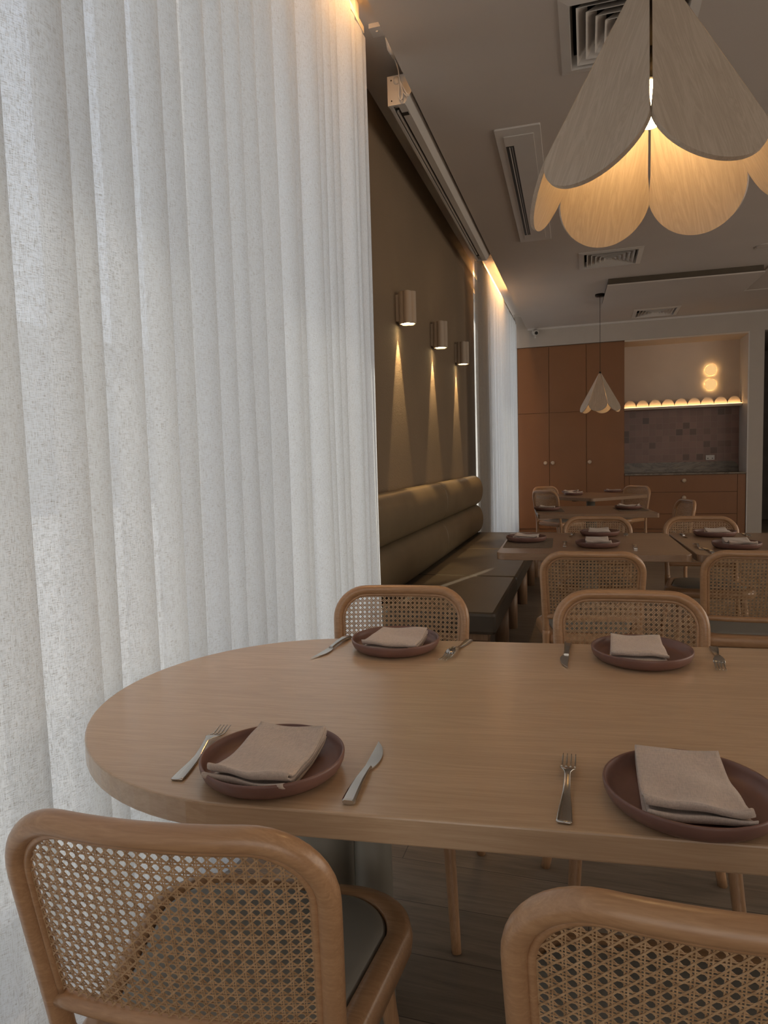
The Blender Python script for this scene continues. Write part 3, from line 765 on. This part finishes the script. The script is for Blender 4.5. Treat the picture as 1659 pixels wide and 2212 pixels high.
def square_table(name, label, c, rz, w, d, top, col, r=0.05, loc_col=((0, 0, 0.05),)):
    t = thing(name, label, 'table', (c[0], c[1], 0), rz)
    MB().prism(rrect(-w/2, -d/2, w/2, d/2, r, 8), 0.714, 0.75, 0.003).build('tabletop', top, t)
    MB().box((-w*0.3, -0.03, 0.69), (w*0.3, 0.03, 0.714)).build('crossbar', M['brass_black'], t)
    for x, y, r_ in loc_col: MB().lathe([(0, 0.02), (r_, 0.02), (r_, 0.69), (0, 0.69)], 28).build('column', col, t, loc=(x, y, 0))
    MB().lathe([(0, 0), (0.24, 0), (0.24, 0.008), (0.23, 0.012), (r_, 0.02), (0, 0.02)], 40).build('base_plate', col, t, loc=(x, y, 0))
    return t
square_table('dining_table', 'square oak table beside the banquette, nearer of two, left half of pair', (0.005, 3.86), R(1.5), 0.93, 0.93, M['walnut_top'], M['column'])
square_table('dining_table', 'square oak table joined on the right of the nearer banquette table', (0.975, 3.90), R(2.0), 0.98, 0.94, M['walnut_top'], M['column'])
square_table('dining_table', 'narrow dark oak table in third row, placemats at both ends', (0.035, 6.15), R(6.0), 0.96, 0.90, M['walnut_top'], M['column'], 0.02)
square_table('dining_table', 'farthest oak table turned diagonally on pale column before cupboards', (0.04, 8.35), R(46), 0.93, 0.93, M['walnut_top'], M['column'], 0.05)

# ------------------------------------------------------------------ cane chairs
HW = 0.205; ZT = 0.820; ZB = 0.535; RC = 0.088
def back_pt(x, z):
    """bent plane of the chair back: leans and bellies away from the sitter"""
    lean = lerp(-0.205, -0.272, (z-0.44)/0.38)
    k = 0.94+0.06*sstep(0.42, 0.8, z)
    return Vector((x*k, lean-0.028*(1-(x/HW)**2)*sstep(0.40, 0.62, z), z))
def hoop(hw, zt, rc, zb, n=10, nz=10):
    P = []
    for i in range(nz): P.append((-hw, lerp(zb, zt-rc, i/nz)))
    for i in range(n+1): a_ = R(180-90*i/n); P.append((-hw+rc+rc*math.cos(a_), zt-rc+rc*math.sin(a_)))
    for i in range(1, 14): P.append((lerp(-hw+rc, hw-rc, i/14), zt))
    for i in range(n+1): a_ = R(90-90*i/n); P.append((hw-rc+rc*math.cos(a_), zt-rc+rc*math.sin(a_)))
    for i in range(nz): P.append((hw, lerp(zt-rc, zb, (i+1)/nz)))
    return P
def cane_mesh():
    p = 0.0142; hw, zt, rc, zb = HW-0.012, ZT-0.012, RC-0.012, ZB+0.008
    def inside(x, z):
        if abs(x) > hw or z > zt or z < zb: return False
        if abs(x) > hw-rc and z > zt-rc: return (abs(x)-(hw-rc))**2+(z-(zt-rc))**2 <= rc*rc
        return True
    m = MB()
    def strip(a, b, wd, off, amp, ph):
        a = Vector(a); b = Vector(b); L_ = (b-a).length; n = max(2, int(L_/(p/2)))
        d = (b-a).normalized(); nn = Vector((-d.y, d.x))
        run = []
        def flush(run):
            if len(run) < 2: return
            vs = []; fs = []
            for q, s_ in run:
                o = off+amp*math.sin(2*PI*s_/(2*p)+ph)
                for e, hh in ((-1, -1), (1, -1), (1, 1), (-1, 1)):
                    r_ = q+nn*(e*wd/2); P_ = back_pt(r_.x, r_.y); vs.append((P_.x, P_.y-(o+hh*0.00035), P_.z))
            for i in range(len(run)-1):
                for k in range(4): fs.append((4*i+k, 4*i+(k+1) % 4, 4*i+4+(k+1) % 4, 4*i+4+k))
            m.add(vs, fs, False)
        for i in range(n+1):
            q = a+(b-a)*i/n
            if inside(q.x, q.y): run.append((q, L_*i/n))
            else: flush(run); run = []
        flush(run)
    k = int(hw/p)+1
    for i in range(-k, k+1):
        for s_ in (-1, 1): strip((i*p+s_*0.115*p, zb), (i*p+s_*0.115*p, zt), 0.0015, 0.0004*s_, 0.0003, i)
    z = zb; j = 0
    while z < zt:
        for s_ in (-1, 1): strip((-hw, z+s_*0.115*p), (hw, z+s_*0.115*p), 0.0015, -0.0004*s_, 0.0003, j)
        z += p; j += 1
    H = zt-zb; off = zb
    n = int((2*hw+H)/p)+2
    for i in range(-n, n+1):
        c = (i+0.5)*p
        # x - (z-off) = c  and  x + (z-off) = c
        strip((c, off), (c+H, off+H), 0.0020, 0.0009, 0.0004, i*PI)
        strip((c, off), (c-H, off+H), 0.0020, -0.0009, 0.0004, i*PI)
    return m
def make_chair(label, loc, rz, group):
    c = thing('dining_chair', label, 'chair', loc, rz, group)
    P = [back_pt(x, z) for x, z in hoop(HW, ZT, RC, 0.42)]
    MB().tube(P, 0.0155, 16, flat=0.95).build('back_frame', M['beech_rail'], c)
    Q = [back_pt(x, z) for x, z in hoop(HW-0.0165, ZT-0.0165, RC-0.014, ZB+0.008)]
    MB().tube(Q, 0.0055, 8).build('cane_border', M['beech_rail'], c)
    MB().tube([back_pt(lerp(-HW, HW, i/12), ZB) for i in range(13)], 0.0125, 12).build('lower_rail', M['beech_rail'], c)
    cane_mesh().build('cane_panel', M['cane'], c, recalc=False)
    # seat frame: rounded trapezoid ring, pad dished inside
    def outline(k, n=12):
        pts = []
        wf, wb, yf, yb = 0.243-k, 0.200-k, 0.190-k, -0.215+k
        for (cx, cy, r_, a0) in ((wf-0.11+k*0.4, yf-0.11+k*0.4, 0.11-k*0.6, 0), (-(wf-0.11+k*0.4), yf-0.11+k*0.4, 0.11-k*0.6, 90), (-(wb-0.05), yb+0.05, 0.05, 180), (wb-0.05, yb+0.05, 0.05, 270)):
            for i in range(n+1):
                a_ = R(a0+90*i/n); pts.append((cx+r_*math.cos(a_), cy+r_*math.sin(a_)))
        return pts
    o_, i_ = outline(0.0), outline(0.034); n = len(o_)
    def ringz(P_, z, s_=1.0): return [(x*s_, y*s_, z) for x, y in P_]
    def inset(P_, t): return [(x+(a-x)*t, y+(b-y)*t) for (x, y), (a, b) in zip(P_, i_)]
    rings = [ringz(inset(o_, 0.25), 0.405), ringz(inset(o_, 0.04), 0.413), ringz(o_, 0.430), ringz(inset(o_, 0.08), 0.447), ringz(inset(o_, 0.3), 0.455), ringz(inset(o_, 0.95), 0.457), ringz(i_, 0.45), ringz(i_, 0.405)]
    vs = [q for r_ in rings for q in r_]; m_ = len(rings)
    fs = [(a_*n+i, a_*n+(i+1) % n, ((a_+1) % m_)*n+(i+1) % n, ((a_+1) % m_)*n+i) for a_ in range(m_) for i in range(n)]
    MB().add(vs, fs, True).build('seat_frame', M['beech_rail'], c)
    cen = (0, -0.01)
    rings = []
    for t_, z in ((0.0, 0.41), (0.0, 0.452), (0.03, 0.459), (0.10, 0.464), (0.35, 0.468), (0.7, 0.470), (0.98, 0.470)):
        rings.append([(x+(cen[0]-x)*t_, y+(cen[1]-y)*t_, z) for x, y in [(a_*0.993, b_*0.993) for a_, b_ in i_]])
    vs = [q for r_ in rings for q in r_]
    fs = [(a_*n+i, a_*n+(i+1) % n, (a_+1)*n+(i+1) % n, (a_+1)*n+i) for a_ in range(len(rings)-1) for i in range(n)]
    fs += [tuple(reversed(range(n))), tuple(range((len(rings)-1)*n, len(rings)*n))]
    MB().add(vs, fs, True).build('seat_pad', M['pad'], c)
    for s_ in (-1, 1):
        MB().tube(catmull([(s_*0.165, 0.135, 0.425), (s_*0.178, 0.17, 0.25), (s_*0.196, 0.225, 0.0)], 6), [lerp(0.0185, 0.0125, i/12) for i in range(13)], 14).build('leg', M['beech'], c)
        MB().tube(catmull([tuple(back_pt(s_*HW, 0.47)), (s_*0.196, -0.203, 0.36), (s_*0.212, -0.195, 0.2), (s_*0.246, -0.205, 0.0)], 6), [lerp(0.0165, 0.0135, i/18) for i in range(19)], 14).build('leg', M['beech'], c)
        MB().tube([(s_*0.172, 0.0, 0.39), (s_*0.165, 0.13, 0.39)], 0.009, 8).build('corner_block', M['beech'], c)
    return c
near = 'cane chairs around the large rounded table'; mid = 'cane chairs around the paired square tables'; far = 'cane chairs at the back of the room'
ch0 = make_chair('near left cane-back chair seen from behind, against the white curtain', (-0.517, 0.910, 0), R(6), near)
def chair(label, x, y, rz, g): return dup(ch0, label, (x, y, 0), R(rz), g)
chair('near right cane-back chair cropped by the bottom right corner', 0.118, 0.914, 3, near)
chair('cane-back chair facing us behind the left plate, curtain showing through its cane', -0.540, 1.75, 187, near)
chair('cane-back chair facing us behind the right plate at the large table', 0.135, 1.78, 184, near)
chair('cane-back chair seen from behind at the left square table, beside the banquette legs', 0.005, 3.19, 3, mid)
chair('cane-back chair seen from behind at right edge, at the right square table', 0.665, 3.28, 1, mid)
chair('cane-back chair on the far side of the left square table, facing us', 0.06, 4.26, 180, mid)
chair('cane-back chair on the far side of the right square table, dark seat showing below', 0.675, 4.26, 180, mid)
chair('cane-back chair at left of the farthest table, nearer one, beside the far curtain', -0.29, 8.18, -44, far)
chair('cane-back chair mostly hidden behind another, left of the farthest table', -0.34, 8.78, 225, far)
chair('cane-back chair right of the farthest table, before the low drawers', 0.40, 8.66, 135, far)
chair('cane-back chair turned side-on before the drawer unit, alone on the right', 0.54, 6.10, 103, far)

# ------------------------------------------------------------------ tableware
PR = 0.115
PLATE = None; NAP = []; FORK = None; KNIFE = None
def plate(label, x, y, group, z=0.75):
    global PLATE
    if PLATE is None:
        prof = [(0, 0.004), (0.070, 0.004), (0.078, 0.0), (0.092, 0.0005), (0.102, 0.004), (0.1095, 0.0105), (0.1135, 0.019), (0.1148, 0.0265), (0.1143, 0.0292), (0.1125, 0.0302), (0.1105, 0.0288), (0.1085, 0.022), (0.104, 0.0145), (0.096, 0.0098), (0.085, 0.0085), (0.06, 0.0085), (0, 0.0085)]
        PLATE = MB().lathe(prof, 72).build('plate', M['plate'], loc=(x, y, z)); o = PLATE
    else:
        o = PLATE.copy(); COL.objects.link(o); o.location = (x, y, z)
    return tag(o, label, 'plate', group)
def napkin_mesh(w0, w1, ln, shear, seed, layers=4, lift=0.010, openright=1):
    """cloth folded in a serpentine of layers, one edge propped on the plate rim"""
    rr = random.Random(seed); t = 0.0036; gap = 0.0066
    path = []
    for k in range(layers):
        za = 0.0095+k*gap
        ya, yb = (ln/2, -ln/2) if k % 2 == 0 else (-ln/2, ln/2)
        ya2 = ya*(1-0.02*k); yb2 = yb*(1-0.015*k)
        for i in range(15): path.append((lerp(ya2, yb2, i/14), za, k))
        if k < layers-1:
            s_ = 1 if yb > 0 else -1
            for i in (1, 2, 3): 
                a_ = PI*i/4; path.append((yb2+s_*0.0030*math.sin(a_), za+gap/2-gap/2*math.cos(a_), k+i/4))
    n = len(path); nx = 20
    a1, a2, a3 = rr.uniform(0, 6), rr.uniform(0, 6), rr.uniform(0, 6)
    def place(u, y, z, k):
        vv = (y+ln/2)/ln
        w = lerp(w0, w1, vv)
        x = u*w/2+shear*y+0.003*math.sin(k*1.7+a2)*(1-vv)
        rad = math.hypot(x*(0.35 if y > 0 else 0.7), y); h = lift*sstep(0.55, 1.05, vv)+0.0225*sstep(0.072, 0.1115, rad)
        fr = max(0.0, 1-vv)**1.5
        wav = 0.75*fr*(0.0028*math.sin(u*2.6+a1)+0.0016*math.sin(u*5.3+a2+k*0.5))*(0.5+k*0.42)
        wav += 0.0016*math.sin(u*3+y*30+a3)*k/3
        top = (0.5+k*0.42)*0.001*math.sin(y*60+u*2+a1)
        yy = y+fr*0.004*math.sin(u*3.1+a3+k*0.8)+0.004*u*u*(vv-0.5)
        return (x, yy, max(0.0092+k*0.001, z+wav*0.9+top)+h+0.0015*fr*k)
    vs = []; fs = []
    for j in range(nx+1):
        u = -1+2*j/nx
        up = []; dn = []
        for i, (y, z, k) in enumerate(path):
            a_ = path[max(0, i-1)]; b_ = path[min(n-1, i+1)]
            ty, tz = b_[0]-a_[0], b_[1]-a_[1]; l_ = math.hypot(ty, tz) or 1
            ny, nz = -tz/l_, ty/l_
            up.append(place(u, y+ny*t/2, z+nz*t/2, k)); dn.append(place(u, y-ny*t/2, z-nz*t/2, k))
        vs += up+dn[::-1]
    r_ = 2*n
    for j in range(nx):
        for i in range(r_): fs.append((j*r_+i, j*r_+(i+1) % r_, (j+1)*r_+(i+1) % r_, (j+1)*r_+i))
    for j in (0, nx):
        for i in range(n-1): 
            q = (j*r_+i, j*r_+i+1, j*r_+r_-2-i, j*r_+r_-1-i); fs.append(q if j == 0 else q[::-1])
    return MB().add(vs, fs, True)
def napkin(label, x, y, rz, shape, group, z=0.75):
    if isinstance(shape, tuple): o = napkin_mesh(*shape).build('napkin', M['napkin'], loc=(x, y, z), rotz=R(rz)); NAP.append(o)
    else:
        o = NAP[shape].copy(); COL.objects.link(o); o.location = (x, y, z); o.rotation_euler = (0, 0, R(rz))
    return tag(o, label, 'napkin', group)
def fork(label, hx, hy, tx, ty, group, z=0.75):
    """from handle end (h) to tine tips (t)"""
    global FORK
    rz = math.atan2(ty-hy, tx-hx); mx, my = (hx+tx)/2, (hy+ty)/2
    if FORK is None:
        FORK = thing('fork', label, 'fork', (mx, my, z), rz, group); o = FORK
        LN = 0.205
        def zc(s): # height along the fork
            return 0.0025+0.013*math.exp(-((s-0.125)/0.032)**2)+0.004*sstep(0.165, 0.205, s)-0.000*s
        def wd(s):
            if s < 0.115: return lerp(0.0105, 0.0042, sstep(0.0, 0.115, s))
            return lerp(0.0042, 0.0125, sstep(0.118, 0.146, s))
        ss = [0, 0.002, 0.006, 0.02, 0.04, 0.06, 0.08, 0.10, 0.115, 0.122, 0.13, 0.138, 0.146, 0.154]
        vs = []; fs = []
        for s in ss:
            w = wd(s)*(0.80 if s == 0 else 1); th = lerp(0.0018, 0.0011, sstep(0.02, 0.14, s))
            z_ = zc(s)
            for e, hh in ((-1, -0.6), (-0.85, -1), (0.85, -1), (1, -0.6), (1, 0.6), (0.85, 1), (-0.85, 1), (-1, 0.6)): vs.append((s-LN/2, e*w, z_+hh*th))
        n = len(ss)
        for i in range(n-1):
            for k in range(8): fs.append((8*i+k, 8*i+(k+1) % 8, 8*i+8+(k+1) % 8, 8*i+8+k))
        fs += [tuple(reversed(range(8))), tuple(range(8*(n-1), 8*n))]
        MB().add(vs, fs, True).build('handle', M['steel'], FORK)
        m = MB()
        for k in range(4):
            c0 = (k-1.5)*0.0066
            pts = []; rs = []
            for i in range(9):
                s = lerp(0.150, 0.205, i/8); pts.append((s-LN/2, c0*lerp(1.0, 0.98, i/8), zc(s))); rs.append(lerp(0.0019, 0.0007, i/8))
            m.tube(pts, rs, 8, flat=1.0)
        m.build('tines', M['steel'], FORK)
    else: o = dup(FORK, label, (mx, my, z), rz, group)
    return tag(o, label, 'fork', group)
def knife(label, hx, hy, tx, ty, group, z=0.75, flip=1):
    global KNIFE
    rz = math.atan2(ty-hy, tx-hx); mx, my = (hx+tx)/2, (hy+ty)/2
    if KNIFE is None:
        KNIFE = thing('knife', label, 'knife', (mx, my, z), rz, group); o = KNIFE
        LN = 0.21
        ss = [0, 0.003, 0.01, 0.03, 0.06, 0.09, 0.112]
        vs = []; fs = []
        for s in ss:
            w = lerp(0.0098, 0.0060, sstep(0, 0.1, s))*(0.85 if s == 0 else 1); th = lerp(0.0040, 0.0028, sstep(0, 0.1, s))*(0.8 if s == 0 else 1); z_ = 0.0042+0.004*math.sin(PI*s/0.112)
            for e, hh in ((-1, -0.5), (-0.7, -1), (0.7, -1), (1, -0.5), (1, 0.5), (0.7, 1), (-0.7, 1), (-1, 0.5)): vs.append((s-LN/2, e*w, z_+hh*th))
        n = len(ss)
        for i in range(n-1):
            for k in range(8): fs.append((8*i+k, 8*i+(k+1) % 8, 8*i+8+(k+1) % 8, 8*i+8+k))
        fs += [tuple(reversed(range(8))), tuple(range(8*(n-1), 8*n))]
        MB().add(vs, fs, False).build('handle', M['steel'], KNIFE)
        up = []; dn = []
        for i in range(17):
            s = lerp(0.110, 0.21, i/16); q = i/16
            dn.append((s-LN/2, -0.006-0.0075*abs(math.sin(PI*min(1, q*1.05)**0.75))*(1-q*0.15)*1.0+0.014*q**4))
            up.append((s-LN/2, 0.0058+0.001*math.sin(PI*q)-0.0015*q+0.0035*q**3))
        poly = dn+up[::-1]; n = len(poly)
        vs = [(x, y, 0.0020) for x, y in poly]+[(x, y, 0.0042) for x, y in poly]
        MB().add(vs, [tuple(range(n))[::-1], tuple(range(n, 2*n))]+[(i, (i+1) % n, n+(i+1) % n, n+i) for i in range(n)]).build('blade', M['steel'], KNIFE)
    else:
        o = dup(KNIFE, label, (mx, my, z), rz, group)
        if flip < 0: o.scale = (1, -1, 1)
    return tag(o, label, 'knife', group)

gp, gn = 'plates on the large rounded table', 'folded napkins on the large table plates'
gf, gk = 'forks on the large rounded table', 'knives on the large rounded table'
plate('near left mauve-brown plate at the rounded end of the big table', -0.482, 0.927, gp)
plate('near right mauve-brown plate cut by the right edge of the photo', 0.134, 0.972, gp)
plate('far left mauve-brown plate in front of the cane chair by the curtain', -0.480, 1.632, gp)
plate('far right mauve-brown plate on the big table before the wide cane chair', 0.122, 1.657, gp)
napkin('beige napkin slanting to the right on the near left plate', -0.482, 0.921, 0, (0.132, 0.120, 0.168, 0.0, 3), gn)
napkin('beige napkin with rolled front corner on the near right plate', 0.131, 0.976, 0, (0.128, 0.116, 0.165, -0.05, 8), gn)
napkin('beige napkin on the far left plate before the curtain-side chair', -0.474, 1.625, 0, (0.142, 0.122, 0.130, 0.08, 12), gn)
napkin('beige napkin on the far right plate of the big table', 0.112, 1.662, 0, (0.124, 0.114, 0.138, 0.0, 21), gn)
fork('steel fork lying left of the near left plate, its tines against the rim', -0.613, 0.856, -0.645, 1.058, gf)
fork('steel fork in the middle front, left of the near right plate', -0.031, 0.876, -0.029, 1.081, gf)
fork('steel fork pointing at us between the far left plate and far right knife', -0.303, 1.735, -0.336, 1.532, gf)
fork('steel fork at right table edge beside the far right plate', 0.300, 1.790, 0.283, 1.588, gf)
knife('steel knife right of the near left plate', -0.328, 0.853, -0.340, 1.062, gk, flip=1)
knife('steel knife left of the far left plate, handle at the curtain side', -0.634, 1.697, -0.652, 1.488, gk, flip=-1)
knife('steel knife left of the far right plate', -0.048, 1.756, -0.052, 1.546, gk, flip=1)

g2, g2n = 'plates on the paired square tables', 'napkins on the paired square tables'
mat_n = 0
def placemat(label, x, y, w, d, rz=0):
    o = MB().prism(rrect(-w/2, -d/2, w/2, d/2, 0.01, 3), 0, 0.002).build('placemat', M['placemat'], loc=(x, y, 0.7502), rotz=R(rz)); return tag(o, label, 'placemat')
placemat('dark placemat at banquette side of the left square table', -0.315, 3.80, 0.26, 0.42, 2)
placemat('dark placemat at left end of the third row table', -0.325, 6.08, 0.24, 0.42, 6)
placemat('dark placemat at right end of the third row table', 0.36, 6.16, 0.24, 0.42, 6)
plate('plate on the placemat at the banquette side of left square table', -0.337, 3.87, g2, 0.7525)
napkin('napkin spread wide over the plate nearest the banquette', -0.337, 3.87, 90, 2, g2n, 0.7525)
plate('plate on the far side of the left square table, before its facing chair', 0.070, 4.19, g2)
napkin('napkin on the far-side plate of the left square table', 0.066, 4.19, 0, 3, g2n)
plate('plate on the near side of left square table, half hidden by chair back', 0.052, 3.69, g2)
napkin('napkin on the near-side plate of the left square table', 0.052, 3.69, 0, 1, g2n)
plate('plate on the far side of the right square table', 0.705, 4.21, g2)
napkin('napkin on the far-side plate of the right square table', 0.715, 4.21, 0, 3, g2n)
plate('plate on near side of right square table, mostly behind the chair back', 0.720, 3.70, g2)
napkin('napkin on the near-side plate of the right square table', 0.73, 3.70, 0, 1, g2n)
g3 = 'plates on the third row and farthest tables'; g3n = 'napkins on the third row and farthest tables'
plate('plate on left placemat of the third row table', -0.345, 6.08, g3, 0.7525); napkin('dark-looking napkin on left plate of third row table', -0.345, 6.08, 90, 2, g3n, 0.7525)
plate('plate on right placemat of the third row table', 0.345, 6.19, g3, 0.7525); napkin('napkin on right plate of third row table', 0.345, 6.19, 80, 0, g3n, 0.7525)
for i, (x, y, lp, ln_) in enumerate(((-0.16, 8.42, 'nearer left plate on the farthest table', 'napkin on nearer left plate of the farthest table'), (-0.20, 8.80, 'rear left plate on the farthest table', 'napkin on rear left plate of the farthest table'), (0.32, 8.95, 'right plate on the farthest table', 'napkin on right plate of the farthest table'))):
    plate(lp, x, y, g3); napkin(ln_, x, y, 60+i*25, i, g3n)
g2f, g2k = 'forks on the paired square tables', 'knives on the paired square tables'
fork('small fork left of near-side plate on the left square table', -0.115, 3.64, -0.122, 3.84, g2f)
fork('small fork right of far-side plate on the left square table', 0.222, 4.30, 0.216, 4.10, g2f)
fork('small fork at the seam where the two square tables meet', 0.545, 3.60, 0.540, 3.80, g2f)
fork('small fork right of far-side plate on the right square table', 0.875, 4.31, 0.868, 4.11, g2f)
knife('small knife left of far-side plate on the left square table', -0.085, 4.30, -0.098, 4.09, g2k)
knife('small knife left of far-side plate on the right square table', 0.535, 4.29, 0.539, 4.08, g2k)
knife('small knife lying by the fork at the seam of the square tables', 0.575, 3.46, 0.560, 3.67, g2k)
knife('small knife right of near-side plate on the left square table', 0.235, 3.58, 0.240, 3.79, g2k)
